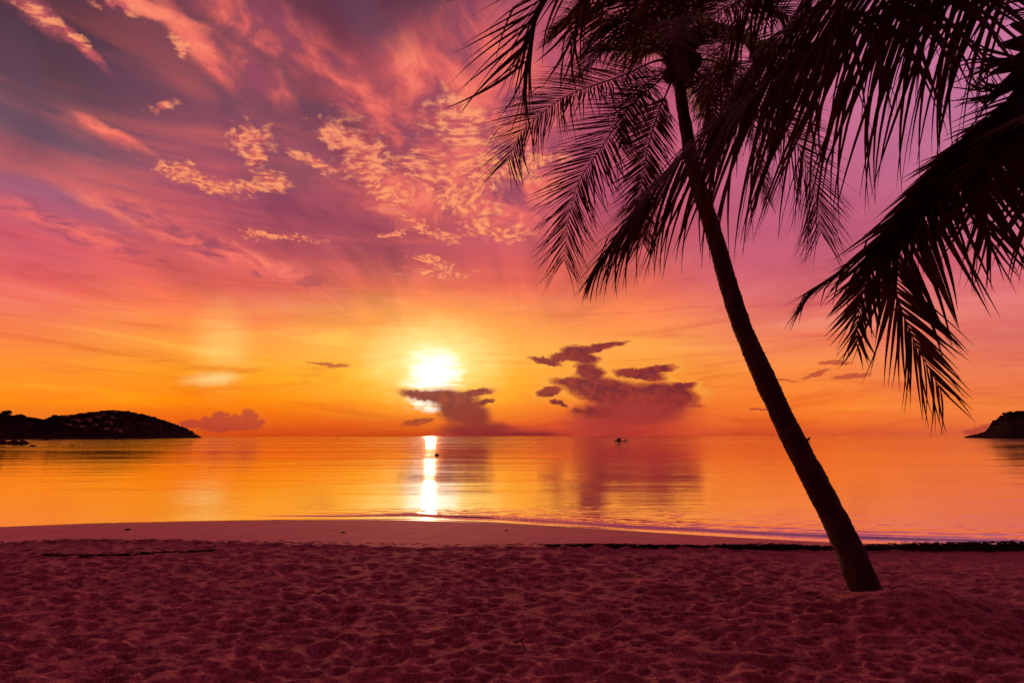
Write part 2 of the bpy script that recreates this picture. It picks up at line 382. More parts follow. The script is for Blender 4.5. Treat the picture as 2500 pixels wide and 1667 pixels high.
# ------------------------------------------------------------------ the beach
ZW = -0.35
def curve_fn(pts):
    xs = [p[0] for p in pts]; ys = [p[1] for p in pts]
    return lambda x: np.interp(x, xs, ys)
shore_px = [(-700,1318),(-300,1300),(0,1285),(200,1277),(450,1271),(700,1267),(1000,1266),(1200,1273),(1400,1286),(1600,1299),(1800,1311),(2000,1322),(2150,1329),(2300,1332),(2500,1336),(3000,1350)]
edge_px = [(-700,1340),(-300,1332),(0,1326),(200,1317),(400,1316),(700,1327),(1000,1334),(1350,1332),(1700,1334),(2000,1337),(2500,1342),(3000,1350)]
sh = [G(x, y, ZW) for x, y in shore_px]; ed = [G(x, y, 0) for x, y in edge_px]
f_shore = curve_fn([(-60, sh[0].y)] + [(v.x, v.y) for v in sh] + [(60, sh[-1].y)])
f_edge = curve_fn([(-60, ed[0].y)] + [(v.x, v.y) for v in ed] + [(60, ed[-1].y)])
def vnoise(x, y, seed):            # smooth value noise on arrays
    r = np.random.default_rng(seed); T = r.random((256, 256))
    xi = np.floor(x).astype(int); yi = np.floor(y).astype(int); fx = x - xi; fy = y - yi
    fx = fx * fx * (3 - 2 * fx); fy = fy * fy * (3 - 2 * fy); xi &= 255; yi &= 255; x1 = (xi + 1) & 255; y1 = (yi + 1) & 255
    return (T[xi, yi] * (1 - fx) + T[x1, yi] * fx) * (1 - fy) + (T[xi, y1] * (1 - fx) + T[x1, y1] * fx) * fy - 0.5
BASE = G(2122, 1452, 0.0)
xs = np.concatenate([-np.geomspace(60, 8.6, 26)[:-1], np.linspace(-8.6, 8.6, 960), np.geomspace(8.6, 60, 26)[1:]])
ys = np.concatenate([np.linspace(-25, 2.6, 24)[:-1], np.linspace(2.6, 3.3, 14)[:-1], np.linspace(3.3, 5.6, 190)[:-1], np.linspace(5.6, 8.6, 190)[:-1], np.linspace(8.6, 14.0, 110)])
X, Y = np.meshgrid(xs, ys)
E = f_edge(X) + 0.05 * vnoise(X * 3, Y * 0 + 3, 11) + 0.10 * vnoise(X * 0.9, Y * 0, 12); SH = np.maximum(f_shore(X), E + 0.8)
t = np.clip((Y - E) / (SH - E), 0, None)
Z = np.where(t < 1, ZW * (t ** 1.15), ZW - (t - 1) * 0.45)
Z = np.maximum(Z, -1.6)
dry = np.clip((E - Y) / 0.12, 0, 1); dry = dry * dry * (3 - 2 * dry)
und = 0.020 * vnoise(X * 1.3, Y * 1.6, 1) + 0.012 * vnoise(X * 3.1 + 9, Y * 3.9, 2) + 0.010 * vnoise(X * 6.7, Y * 8.3 + 4, 3) + 0.008 * vnoise(X * 14, Y * 17, 4) + 0.0055 * vnoise(X * 29, Y * 33, 8)
H = und.copy()
# trodden pits, each with a soft rim
inx0 = len(np.linspace(0,1,26)) - 1
npit = 9000; grid_ = {}
for k in range(npit):
    py_ = 3.0 + 4.9 * nr.random() ** 1.15; px_ = (nr.random() * 2 - 1) * (py_ * 1.12 + 0.6)
    gk = (int(px_ / 0.30), int(py_ / 0.30)); rmin = 0.105 + 0.07 * nr.random()
    if any((qx - px_) ** 2 + ((qy - py_) * 1.35) ** 2 < rmin ** 2 for ax in (-1, 0, 1) for ay in (-1, 0, 1) for qx, qy in grid_.get((gk[0] + ax, gk[1] + ay), ())): continue
    grid_.setdefault(gk, []).append((px_, py_))
    L = 0.045 + 0.055 * nr.random() ** 1.6; Wd = L * (0.5 + 0.3 * nr.random()); a = nr.normal(0, 0.4)
    dp = (0.026 + 0.034 * nr.random()) * (L / .09) ** .6
    fade = 1.0 if px_ < 3.0 or py_ < 4.6 else 0.45
    i0, i1 = np.searchsorted(xs, [px_ - 2.6 * L, px_ + 2.6 * L]); j0, j1 = np.searchsorted(ys, [py_ - 2.6 * L, py_ + 2.6 * L])
    if i1 - i0 < 3 or j1 - j0 < 3: continue
    xx = X[j0:j1, i0:i1] - px_; yy = Y[j0:j1, i0:i1] - py_
    u = (xx * math.cos(a) + yy * math.sin(a)) / L; v = (-xx * math.sin(a) + yy * math.cos(a)) / Wd
    r2 = u * u + v * v
    H[j0:j1, i0:i1] += fade * dp * (-np.exp(-(r2 ** 1.5)) + 0.14 * np.exp(-(np.sqrt(r2) - 1.6) ** 2 * 3.0))
smoothright = 1 - 0.55 * np.clip((X - 4.2) / 1.5, 0, 1) * np.clip((Y - 4.6) / 1.0, 0, 1)
flat = 0.5 + 0.5 * np.clip((E - Y) / 0.8, 0, 1)
Z = Z + dry * H * smoothright * flat
wetside = 1 - dry
Z += wetside * (0.006 * vnoise(X * 1.7, Y * 3, 21) + 0.0025 * vnoise(X * 9, Y * 12, 22)) * np.clip(1.1 - t, 0.1, 1)
for k in range(3600):
    py_ = 3.1 + 4.7 * nr.random(); px_ = (nr.random() * 2 - 1) * (py_ * 1.1 + 0.4); L = 0.022 + 0.03 * nr.random(); Wd = L * (0.5 + 0.4 * nr.random()); dp = 0.006 + 0.010 * nr.random(); sg = 1 if nr.random() < .6 else -0.8
    i0, i1 = np.searchsorted(xs, [px_ - 2 * L, px_ + 2 * L]); j0, j1 = np.searchsorted(ys, [py_ - 2 * L, py_ + 2 * L])
    if i1 - i0 < 2 or j1 - j0 < 2: continue
    r2 = ((X[j0:j1, i0:i1] - px_) / L) ** 2 + ((Y[j0:j1, i0:i1] - py_) / Wd) ** 2
    Z[j0:j1, i0:i1] -= sg * dp * np.exp(-r2 * 1.3) * dry[j0:j1, i0:i1]
# crumbly lip where the dry sand ends
Z += 0.035 * np.exp(-((Y - E + 0.10) / 0.09) ** 2) * (0.6 + 1.2 * vnoise(X * 7, Y * 7, 23)) * (X > -60)
# mound at the foot of the palm
md = np.sqrt(((X - BASE.x - 0.10) / 0.60) ** 2 + ((Y - BASE.y + 0.50) / 0.40) ** 2)
Z += 0.16 * np.exp(-md ** 2 * 1.1)
md2 = np.sqrt(((X - BASE.x - 0.75) / 0.55) ** 2 + ((Y - BASE.y + 0.50) / 0.28) ** 2)
Z += 0.05 * np.exp(-md2 ** 2)
nxg, nyg = len(xs), len(ys)
me = bpy.data.meshes.new('beach')
me.vertices.add(nxg * nyg); me.vertices.foreach_set('co', np.stack([X, Y, Z], -1).astype(np.float32).ravel())
ii = np.arange(nxg * nyg).reshape(nyg, nxg)
q = np.stack([ii[:-1, :-1], ii[:-1, 1:], ii[1:, 1:], ii[1:, :-1]], -1).reshape(-1, 4)
me.loops.add(q.size); me.loops.foreach_set('vertex_index', q.ravel().astype(np.int32))
me.polygons.add(len(q)); me.polygons.foreach_set('loop_start', np.arange(0, q.size, 4, dtype=np.int32))
me.update(calc_edges=True); me.polygons.foreach_set('use_smooth', np.ones(len(q), bool))
at = me.attributes.new('wet', 'FLOAT', 'POINT'); at.data.foreach_set('value', (1 - np.clip((SH - Y - 0.05) / 1.1, 0, 1)).astype(np.float32).ravel())
at = me.attributes.new('dry', 'FLOAT', 'POINT'); at.data.foreach_set('value', dry.astype(np.float32).ravel())
beach = bpy.data.objects.new('beach', me); COL.objects.link(beach); tag(beach, kind='structure')
def ground_z(x, y):
    i = min(nxg - 1, np.searchsorted(xs, x)); j = min(nyg - 1, np.searchsorted(ys, y)); return float(Z[j, i])
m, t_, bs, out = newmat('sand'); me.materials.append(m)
co = t_.n('ShaderNodeTexCoord').outputs['Object']
aw = t_.n('ShaderNodeAttribute', attribute_name='wet').outputs['Fac']; ad_ = t_.n('ShaderNodeAttribute', attribute_name='dry').outputs['Fac']
n1 = t_.noise(co, 2.2, 5, 0.6); n2 = t_.noise(co, 160, 3, 0.7); n3 = t_.noise(co, 30, 5, 0.7)
grain = t_.mad(t_.sub(n2, 0.5), 2.6, t_.mad(t_.sub(n3, 0.5), 1.7, t_.mad(t_.sub(n1, 0.5), 0.8, 0.5)))
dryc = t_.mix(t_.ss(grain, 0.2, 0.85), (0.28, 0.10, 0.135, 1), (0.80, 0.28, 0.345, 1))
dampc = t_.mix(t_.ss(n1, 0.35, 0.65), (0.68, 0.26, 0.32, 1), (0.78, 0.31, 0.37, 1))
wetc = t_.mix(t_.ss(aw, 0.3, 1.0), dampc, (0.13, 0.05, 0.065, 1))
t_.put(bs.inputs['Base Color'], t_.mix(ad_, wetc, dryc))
wetn = t_.add(aw, t_.mul(t_.sub(t_.noise(co, 1.3, 4, 0.5), 0.5), 0.35))
rw = t_.ss(wetn, 0.55, 0.88, 0.85, 0.10)
t_.put(bs.inputs['Roughness'], t_.mix(ad_, rw, (0.9, 0.9, 0.9, 1)))
t_.put(bs.inputs['Specular IOR Level'], t_.mix(ad_, t_.ss(wetn, 0.55, 0.9, 0.05, 0.9), (0.1, 0.1, 0.1, 1)))
b = t_.n('ShaderNodeBump'); b.inputs['Strength'].default_value = 1.0; b.inputs['Distance'].default_value = 1.0
hn = t_.add(t_.mul(n3, 0.022), t_.mul(n2, 0.007))
t_.put(b.inputs['Height'], t_.mul(hn, t_.m('MAXIMUM', ad_, t_.ss(wetn, 0.5, 0.2, 0.0, 0.12)))); t_.put(bs.inputs['Normal'], b.outputs[0])

# ------------------------------------------------------------------ the sea
wx = np.concatenate([-np.geomspace(40000, 26, 46)[:-1], np.linspace(-26, 26, 420), np.geomspace(26, 40000, 46)[1:]])
wy = np.concatenate([np.linspace(7.4, 14, 200)[:-1], np.linspace(14, 40, 110)[:-1], np.geomspace(40, 50000, 60)])
WX, WY = np.meshgrid(wx, wy)
SHW = f_shore(WX); dsh = WY - SHW
ridge = lambda c, w, a: a * np.exp(-np.clip((dsh - c) / w, -6, 6) ** 2)
on = np.clip((WX + 6.5) / 5, 0, 1)
WZ = np.full_like(WX, ZW)
wob = 0.16 * vnoise(WX * 0.8, WY * 0, 31)
dsh = dsh + wob
WZ += on * (ridge(0.52, 0.09, 0.045) + ridge(0.85, 0.16, 0.026) * (0.7 + vnoise(WX * 1.1, WY * 2, 32)) + ridge(1.35, 0.2, 0.014))
nearf = np.exp(-np.clip(dsh, 0, None) / 3.0) * (np.abs(WX) < 26)
WZ += nearf * (0.020 * vnoise(WX * 4.5, WY * 9, 33) + 0.012 * vnoise(WX * 9, WY * 18, 34)) * on * np.clip((dsh - 0.4) / 0.3, 0, 1)
me = bpy.data.meshes.new('sea'); nwx, nwy = len(wx), len(wy)
me.vertices.add(nwx * nwy); me.vertices.foreach_set('co', np.stack([WX, WY, WZ], -1).astype(np.float32).ravel())
ii = np.arange(nwx * nwy).reshape(nwy, nwx)
q = np.stack([ii[:-1, :-1], ii[:-1, 1:], ii[1:, 1:], ii[1:, :-1]], -1).reshape(-1, 4)
me.loops.add(q.size); me.loops.foreach_set('vertex_index', q.ravel().astype(np.int32))
me.polygons.add(len(q)); me.polygons.foreach_set('loop_start', np.arange(0, q.size, 4, dtype=np.int32))
me.update(calc_edges=True); me.polygons.foreach_set('use_smooth', np.ones(len(q), bool))
sea = bpy.data.objects.new('sea', me); COL.objects.link(sea); tag(sea, kind='structure')
m, t_, bs, out = newmat('sea_water'); me.materials.append(m)
pos = t_.n('ShaderNodeNewGeometry').outputs['Position']
px_, py_, pz_ = t_.sep(pos)
def st(sx, sy): return t_.vm('MULTIPLY', pos, (sx, sy, 0))
r1 = t_.noise(st(1.0, 2.6), 1.6, 4, 0.6)          # near ripples
r2 = t_.noise(st(0.12, 0.55), 1.0, 4, 0.55)       # long low swells
r3 = t_.noise(st(0.02, 0.12), 1.0, 3, 0.5)
pat = t_.noise(st(0.006, 0.045), 1.0, 4, 0.6)      # breeze patches and slicks
patn = t_.noise(st(0.05, 0.22), 1.0, 4, 0.6)
farf = t_.ss(py_, 12, 160)
amp = t_.mul(t_.ss(pat, 0.40, 0.70, 0.40, 1.35), t_.ss(patn, 0.35, 0.65, 0.6, 1.4))
h = t_.add(t_.mul(r1, 0.0055), t_.add(t_.mul(r2, 0.019), t_.mul(r3, t_.mul(farf, 0.20))))
b = t_.n('ShaderNodeBump'); b.inputs['Distance'].default_value = 1.0; b.inputs['Strength'].default_value = 1.0
t_.put(b.inputs['Height'], t_.mul(h, amp))
gl = t_.n('ShaderNodeBsdfGlossy'); gl.inputs['Color'].default_value = (0.96, 0.84, 0.80, 1)
t_.put(gl.inputs['Roughness'], t_.ss(pat, 0.35, 0.7, 0.03, 0.08)); t_.put(gl.inputs['Normal'], b.outputs[0])
df = t_.n('ShaderNodeBsdfDiffuse'); df.inputs[0].default_value = (0.05, 0.012, 0.016, 1)
fr = t_.n('ShaderNodeFresnel'); fr.inputs[0].default_value = 1.8; t_.put(fr.inputs['Normal'], b.outputs[0])
mx = t_.n('ShaderNodeMixShader'); t_.put(mx.inputs[0], t_.ss(fr.outputs[0], 0.08, 0.45, 0.45, 0.98))
t_.t.links.new(df.outputs[0], mx.inputs[1]); t_.t.links.new(gl.outputs[0], mx.inputs[2]); t_.t.links.new(mx.outputs[0], out.inputs[0])
t_.t.nodes.remove(bs)

# ------------------------------------------------------------------ headlands
def headland(name, prof, shore, back=110, seed=1, step=2.0):
    x0, x1 = prof[0][0], prof[-1][0]; fp = curve_fn(prof); fs = curve_fn(shore)
    n_ = int((x1 - x0) / step); rows = 22; vs = []; fs_ = []; ridge_pts = []
    for i in range(n_ + 1):
        px = x0 + (x1 - x0) * i / n_
        d0 = float(fs(px)); d1 = d0 + back
        top = P(px, float(fp(px)), d1)
        for j in range(rows):
            u = j / (rows - 6)
            d = d0 + (d1 - d0) * u
            zz = ZW - 0.8 + (top.z - ZW + 0.8) * (math.sin(min(u, 1) * math.pi / 2) ** 0.85) if u <= 1 else top.z - (top.z - ZW + 2) * ((u - 1) / 0.32) ** 2
            r = ray(px, 1064); r = r / r.y
            p = Vector((r.x * d, d, 0))
            bump_ = (mnoise.noise(Vector((p.x * 0.05, d * 0.05, seed))) * 2.2 + mnoise.noise(Vector((p.x * 0.16, d * 0.16, seed + 5))) * 1.1)
            hgt = max(0.0, min(1.0, (top.z - ZW) / 8.0))
            p.z = zz + bump_ * hgt * (0.2 + 0.8 * min(1, abs(u - 1) * 3) if u < 1 else 1) * min(1, u * 3) - 1.2 * hgt
            vs.append(p)
    for i in range(n_):
        for j in range(rows - 1):
            a = i * rows + j; fs_.append((a, a + rows, a + rows + 1, a + 1))
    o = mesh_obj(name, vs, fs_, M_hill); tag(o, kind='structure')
    return vs, n_, rows
profL = [(-900,985),(-500,1000),(-200,1004),(-60,1012),(0,1013),(16,1018),(40,1019),(70,1022),(100,1027),(120,1020),(160,1016),(200,1011),(235,1008),(260,1006),(300,1007),(320,1010),(345,1014),(370,1021),(400,1031),(430,1040),(455,1049),(475,1059),(488,1065.5),(494,1068)]
shoreL = [(-900,330),(-300,470),(0,560),(150,590),(300,640),(360,680),(420,730),(460,785),(494,840)]
hvL, hnL, hr = headland('left_headland', profL, shoreL, 110, 1)
profR = [(2348,1070),(2356,1066),(2364,1063.5),(2385,1059),(2402,1054),(2412,1048),(2420,1041),(2427,1034),(2440,1027),(2452,1019),(2465,1011),(2474,1006),(2484,1008),(2500,1005),(2600,993),(2900,985),(3200,980)]
shoreR = [(2348,320),(2400,300),(2500,285),(3200,240)]
hvR, hnR, _ = headland('right_headland', profR, shoreR, 60, 3, 1.6)
# the scrub and trees that cover the headlands: one mass each
ico = bmesh.new(); bmesh.ops.create_icosphere(ico, subdivisions=1, radius=1.0)
iv = [v.co.copy() for v in ico.verts]; ifc = [tuple(v.index for v in f.verts) for f in ico.faces]
def clump(mb, c, r, rr, jag=0.35, sq=0.8):
    q_ = Euler((rr.random() * 6, rr.random() * 6, rr.random() * 6)).to_matrix()
    vs = []
    for v in iv:
        w = q_ @ v; k = 1 + (rr.random() - 0.5) * 2 * jag; vs.append((c[0] + w.x * r * k, c[1] + w.y * r * k, c[2] + w.z * r * k * sq))
    mb.add(vs, ifc)
def cover(name, hv, hn, rows, count, rmin, rmax, seed):
    mb = MB(); rr = random.Random(seed)
    for k in range(count):
        i = rr.randrange(hn); j = min(rows - 7, int((rr.random() ** 0.75) * (rows - 5)) + 1)
        if rr.random() < 0.35: j = rows - 7 + rr.randrange(2)
        a = hv[i * rows + j]; b_ = hv[(i + 1) * rows + j + 1]; p = a.lerp(b_, rr.random())
        hh = max(0.25, min(1, (p.z - ZW) / 9)); r = (rmin + (rmax - rmin) * rr.random() ** 2) * hh
        if p.z < ZW + 0.2: continue
        for s_ in range(2): clump(mb, (p.x + rr.uniform(-1, 1) * r * .7, p.y + rr.uniform(-1, 1) * r * .7, p.z + r * 0.15 + rr.uniform(0, .5) * r), r * rr.uniform(.5, .9), rr, 0.35)
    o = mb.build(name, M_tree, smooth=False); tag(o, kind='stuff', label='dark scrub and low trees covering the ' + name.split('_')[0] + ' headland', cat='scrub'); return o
cover('left_scrub', hvL, hnL, hr, 4200, 1.0, 3.4, 4)
cover('right_scrub', hvR, hnR, hr, 1800, 0.5, 1.7, 5)

def hill_at(px, py, hv=hvL, hn=hnL, rows=hr, x0=profL[0][0], x1=profL[-1][0]):
    i = int(round((px - x0) / (x1 - x0) * hn)); best = None
    for j in range(rows - 6):
        p = hv[i * rows + j]; r = Vector(p) - Vector((0, 0, CAM_Z)); l = RC.transposed() @ r
        y = 833.5 + FP * (l.y / l.z) if l.z else 0
        if best is None or abs(y - py) < best[0]: best = (abs(y - py), p.copy())
    return best[1]
def hill_tree(px, py, hgt, wid, label, dd=0):
    p = hill_at(px, py); p = Vector(p); base = p.copy(); base.z -= 1
    t0 = empty('broadleaf_tree', base); tag(t0, label, 'tree', 'trees on the headland skyline')
    mb = MB(base); mb.tube([base, base + Vector((0.2, 0, hgt * .4)), base + Vector((0, 0, hgt * .75))], [wid * .05, wid * .04, wid * .02], 6); mb.build('trunk', M_bark, t0)
    mb = MB(base); rr = random.Random(int(px * 7 + py))
    for k in range(60):
        a = rr.random() * 6.28; r = wid / 2 * math.sqrt(rr.random()) * .85; z = hgt * (.5 + .42 * rr.random() * (1 - (r / wid * 1.6) ** 2))
        clump(mb, base + Vector((math.cos(a) * r, math.sin(a) * r, z)), wid * rr.uniform(.06, .13), rr, .5)
    mb.build('crown', M_tree, t0, smooth=False)
hill_tree(6, 1016, 9.5, 11, 'tall domed tree at the far left end of the headland skyline')
hill_tree(42, 1020, 6.0, 12, 'wide low tree on the ridge beside the dip of the left headland')
hill_tree(128, 1020, 5.0, 9, 'rounded tree at the start of the rise right of the dip')
hill_tree(236, 1009, 4.0, 3.0, 'small slim tree standing on the headland crest beside the flat roofs')
hill_tree(112, 1026, 4.5, 7, 'low dark tree in the dip of the left headland skyline')

# houses on the left headland
def house(px, py, w, d, h, kind, label):
    p = hill_at(px, py); base = Vector(p) + Vector((0, -3.0, -0.6))
    t0 = empty('hillside_house', base); t0.rotation_euler = (0, 0, rad(rng.uniform(-14, 14)))
    tag(t0, label, 'house', 'houses on the left headland')
    mb = MB(); mb.box((0, 0, h / 2), (w, d, h)); mb.build('wall', M_wall, t0, False)
    mb = MB()
    if kind == 'flat': mb.box((0, 0, h + 0.16), (w + 0.9, d + 0.9, 0.3))
    else:
        e_ = 0.6; W2, D2 = w / 2 + e_, d / 2 + e_
        mb.add([(-W2, -D2, h + .01), (W2, -D2, h + .01), (W2, D2, h + .01), (-W2, D2, h + .01), (-W2 * .45, 0, h + 1.5), (W2 * .45, 0, h + 1.5)], [(0, 1, 5, 4), (1, 2, 5), (2, 3, 4, 5), (3, 0, 4), (3, 2, 1, 0)])
    mb.build('roof', M_roof, t0, False)
    nw = max(2, int(w / 3))
    for k in range(nw):
        mb = MB(); mb.box(((k + .5) / nw * w - w / 2, -d / 2 - 0.03, h * .55), (w / nw * .6, 0.06, h * .5)); mb.build('window', M_glass, t0, False)
hs = [(140,1021,9,'flat','pale flat roofed house lowest on the rise right of the dip'),(160,1024,7,'hip','small hipped house just under the first rise of the ridge'),
 (178,1018,10,'flat','long pale house under the ridge left of the main cluster'),(184,1029,11,'hip','wide hipped house in the middle left of the hillside cluster'),
 (165,1038,8,'flat','lone pale house low on the left of the hillside cluster'),(192,1043,13,'flat','large boxy pale building lowest in the hillside cluster'),
 (205,1016,12,'flat','long terrace building tucked under the crest'),(212,1029,9,'hip','hipped house in the centre of the hillside cluster'),
 (222,1011,12,'flat','flat roofed row on the crest at the left'),(229,1038,11,'flat','low terrace in the lower middle of the hillside'),
 (236,1022,8,'hip','small hipped house below the slim crest tree'),(246,1016,8,'flat','pale box house just under the long crest roof'),
 (263,1018,10,'flat','pale house on the upper right of the cluster'),(264,1034,9,'hip','brightest small hipped house on the right of the cluster'),
 (257,1046,9,'flat','tall pale block at the lower right of the cluster'),(270,1026,11,'flat','wide pale house right of the cluster below the crest'),
 (262,1007,22,'flat','long flat roofed building along the top of the headland'),(288,1058,9,'hip','small house near the water at the foot of the headland')]
for px, py, w, kd, lb in hs: house(px, py, w * .85, 6, 3.2 if w < 12 else 3.0, kd, lb)
# open pavilion on the crest
p = Vector(hill_at(295, 1008)); base = p + Vector((0, -2, -0.4))
pv_ = empty('hilltop_pavilion', base); tag(pv_, 'open pavilion with a flat roof on posts on top of the left headland', 'pavilion')
mb = MB(); mb.box((0, 0, 2.9), (14.5, 5, 0.35)); mb.build('roof', M_roof, pv_, False)
mb = MB(); mb.box((0, 0, 0.2), (15, 6, 0.4)); mb.build('floor_slab', M_wall, pv_, False)
for x in (-6.5, -3.2, 0, 3.2, 6.5):
    for y in (-2, 2):
        mb = MB(); mb.box((x, y, 1.55), (0.35, 0.35, 2.3)); mb.build('post', M_wood, pv_, False)

# ------------------------------------------------------------------ rocks in the sea
def rock(px, pyb, wpx, hpx, label, name='sea_rock', group='rocks in the sea off the left headland', seed=None, peaks=1, depthk=0.6, sink=0.25):
    b_ = G(px, pyb, ZW); sc = b_.y / FP * math.cos(rad(10.4)) * 1.0; w = wpx * sc * 1.02; h = hpx * sc * 1.05
    bm = bmesh.new(); bmesh.ops.create_icosphere(bm, subdivisions=4, radius=1.0); sd_ = seed if seed is not None else px * 3.1 + pyb
    for v in bm.verts:
        c = v.co; k = 1 + 0.32 * mnoise.noise(Vector((c.x * 1.4 + sd_, c.y * 1.4, c.z * 1.4))) + 0.16 * mnoise.noise(Vector((c.x * 3.6 + sd_, c.y * 3.6, c.z * 3.6)))
        pk = 0.55 + 0.45 * abs(math.sin((c.x + 1.0) * math.pi * peaks / 2)) if peaks > 1 else 1
        v.co = Vector((c.x * k * w / 2, c.y * k * w / 2 * depthk, (c.z * k * pk if c.z > 0 else c.z * .5) * h))
    m_ = bpy.data.meshes.new(name); bm.to_mesh(m_); bm.free(); m_.materials.append(M_rock); m_.polygons.foreach_set('use_smooth', [True] * len(m_.polygons))
    o = bpy.data.objects.new(name, m_); COL.objects.link(o); o.location = (b_.x, b_.y + w * depthk * .3, ZW - 0.02); tag(o, label, 'rock', group); return o
rock(-8,1084,32,13,'dark boulder cut by the left edge of the photo')
rock(17,1084,30,7,'low dark boulder between the two tallest at far left')
rock(32,1084,17,13,'tallest pointed boulder of the group at far left')
rock(50,1084,27,9,'rounded boulder at the right end of the group at far left')
rock(65,1083.5,10,2,'flat sliver of rock beside the big boulder group')
rock(22,1088,7,2,'leftmost tiny rock in the row before the boulders')
rock(36,1088,14,2.4,'longest tiny rock in the row before the boulders',peaks=2)
rock(51,1088,10,2.6,'humped tiny rock third in the row before the boulders')
rock(60,1087.8,9,1.6,'flattest tiny rock at the right end of the row')
rock(78,1089,12,4,'two humped small rock right of the tiny row',peaks=2)
rock(112,1075.2,78,1.6,'long flat reef just off the headland shore',depthk=.3)
rock(109,1074.6,16,2.6,'hump in the middle of the long flat reef')
rock(134,1082,5,1.2,'tiny rock awash above the lone dark rock',)
rock(174,1088,9,2.2,'lone dark rock in the open water right of the boulders')
rock(206,1085,4,1.2,'left of the pair of tiny rocks in open water')
rock(214,1085,8,1.2,'right of the pair of tiny rocks in open water')
rock(246,1074,6,1.2,'tiny rock close under the headland houses')
GR2 = 'rocks awash in the sun glitter'
r_ = rock(1066,1111.5,10.5,4.6,'peaked dark rock standing in the sun glitter with a stick on it',group=GR2,seed=4)
b_ = Vector(r_.location); mb = MB(b_); mb.tube([b_ + Vector((-.02, 0, .12)), b_ + Vector((.0, 0, .34))], [.012, .006], 6)
stk = mb.build('marker_stick', M_twig); stk.location = b_; tag(stk, 'thin upright stick on top of the peaked rock in the glitter', 'stick')
rock(1054,1111.6,4,2.0,'small round rock just left of the peaked glitter rock',group=GR2)
rock(1031,1112.8,3,1.1,'leftmost tiny rock at the edge of the sun glitter',group=GR2)
rock(1041,1109.6,6,.8,'thin flat rock in the brightest part of the glitter',group=GR2)
rock(1090,1110.6,3,1.0,'tiny rock right of the sun glitter',group=GR2)

# ------------------------------------------------------------------ boats
def hull(mb, L, B, H, sheer_f, sheer_b, n_=18):
    rows = []
    for i in range(n_ + 1):
        t = i / n_ * 2 - 1; wd = B / 2 * (1 - abs(t) ** 2.6) + 0.02; up = (sheer_f if t > 0 else sheer_b) * abs(t) ** 3
        xk = t * L / 2 * (1 - 0.10 * (abs(t) > .9)); rows.append([(t * L / 2, -wd, H + up), (xk * .98, -wd * .6, H * .25 + up * .6), (xk * .94, 0, -0.12 + up * .5), (xk * .98, wd * .6, H * .25 + up * .6), (t * L / 2, wd, H + up), (t * L / 2, wd * .7, H * .8 + up), (t * L / 2, -wd * .7, H * .8 + up)])
    vs = [p for r in rows for p in r]; fs_ = []
    for i in range(n_):
        for j in range(7): a = i * 7 + j; b2 = i * 7 + (j + 1) % 7; fs_.append((a, b2, b2 + 7, a + 7))
    fs_.append(tuple(range(7))); fs_.append(tuple(n_ * 7 + k for k in range(6, -1, -1))); mb.add(vs, fs_)
bp = G(1516, 1077, ZW); sc = bp.y / FP
boat = empty('fishing_boat', (bp.x, bp.y, ZW)); tag(boat, 'small dark fishing boat with a square cabin and masts on the open sea', 'boat')
L = 35 * sc
mb = MB(); hull(mb, L, L * .24, .22, .42, .22); mb.build('hull', M_wood, boat)
def bpx(dx, dz): return dx * sc, dz * sc      # offsets in photo pixels from the middle of the waterline
cb = MB(); cb.box((-5 * sc, 0, 3.6 * sc), (8 * sc, .9, 6.0 * sc)); cab = cb.build('cabin', M_wood, boat, False)
cb = MB(); cb.box((-5 * sc, 0, 6.8 * sc), (9.4 * sc, 1.1, .5 * sc)); cb.build('cabin_roof', M_wood, cab, False)
cb = MB(); cb.box((-5 * sc, -.47, 4.4 * sc), (4 * sc, .06, 1.8 * sc)); cb.build('window', M_glass, cab, False)
mb = MB(); mb.tube([(-12 * sc, 0, .2), (-12 * sc, 0, 9.4 * sc)], .05, 6); mb.build('mast', M_wood, boat)
mb = MB(); mb.tube([(-3 * sc, 0, 6 * sc), (-3 * sc, 0, 11.5 * sc)], .045, 6); mb.build('mast', M_wood, boat)
mb = MB(); mb.tube([(11 * sc, 0, .4), (11.2 * sc, 0, 9.8 * sc)], .06, 6); mb.build('mast', M_wood, boat)
mb = MB(); mb.tube([(-12 * sc, 0, 8.6 * sc), (-4 * sc, 0, 9.2 * sc), (2 * sc, 0, 7.4 * sc), (11 * sc, 0, 8.2 * sc)], .035, 6); mb.build('boom', M_wood, boat)
mb = MB(); mb.tube([(11 * sc, 0, 9.5 * sc), (16.5 * sc, 0, 4 * sc)], .02, 5); mb.build('rigging_line', M_wood, boat)
bp = G(1964, 1074.2, ZW); sc = bp.y / FP
b2 = empty('longtail_boat', (bp.x, bp.y, ZW)); tag(b2, 'longtail boat with an upswept bow half hidden behind the palm trunk', 'boat')
mb = MB(); hull(mb, 32 * sc, 1.1, .45, 1.1, .3); mb.build('hull', M_wood, b2)
mb = MB(); mb.tube([(9.5 * sc, 0, .4), (9.5 * sc, 0, 9.4 * sc)], .06, 6); mb.build('mast', M_wood, b2)
for px, lb in ((1887, 'tiny distant boat on the horizon left of the palm trunk'), (2035, 'tiny distant boat on the horizon right of the palm trunk')):
    hy = 1063.9 - (px - 1250) * 0.0024
    bp = G(px, hy + 0.9, ZW); sc = bp.y / FP
    o = empty('distant_boat', (bp.x, bp.y, ZW)); tag(o, lb, 'boat', 'boats on the horizon')
    mb = MB(); hull(mb, 10 * sc, 2.4, .9, 1.6, .5); mb.build('hull', M_wood, o)
    mb = MB(); mb.box((-1.2 * sc, 0, 1.6), (2.6 * sc, 1.4, 1.8)); mb.build('cabin', M_wood, o, False)

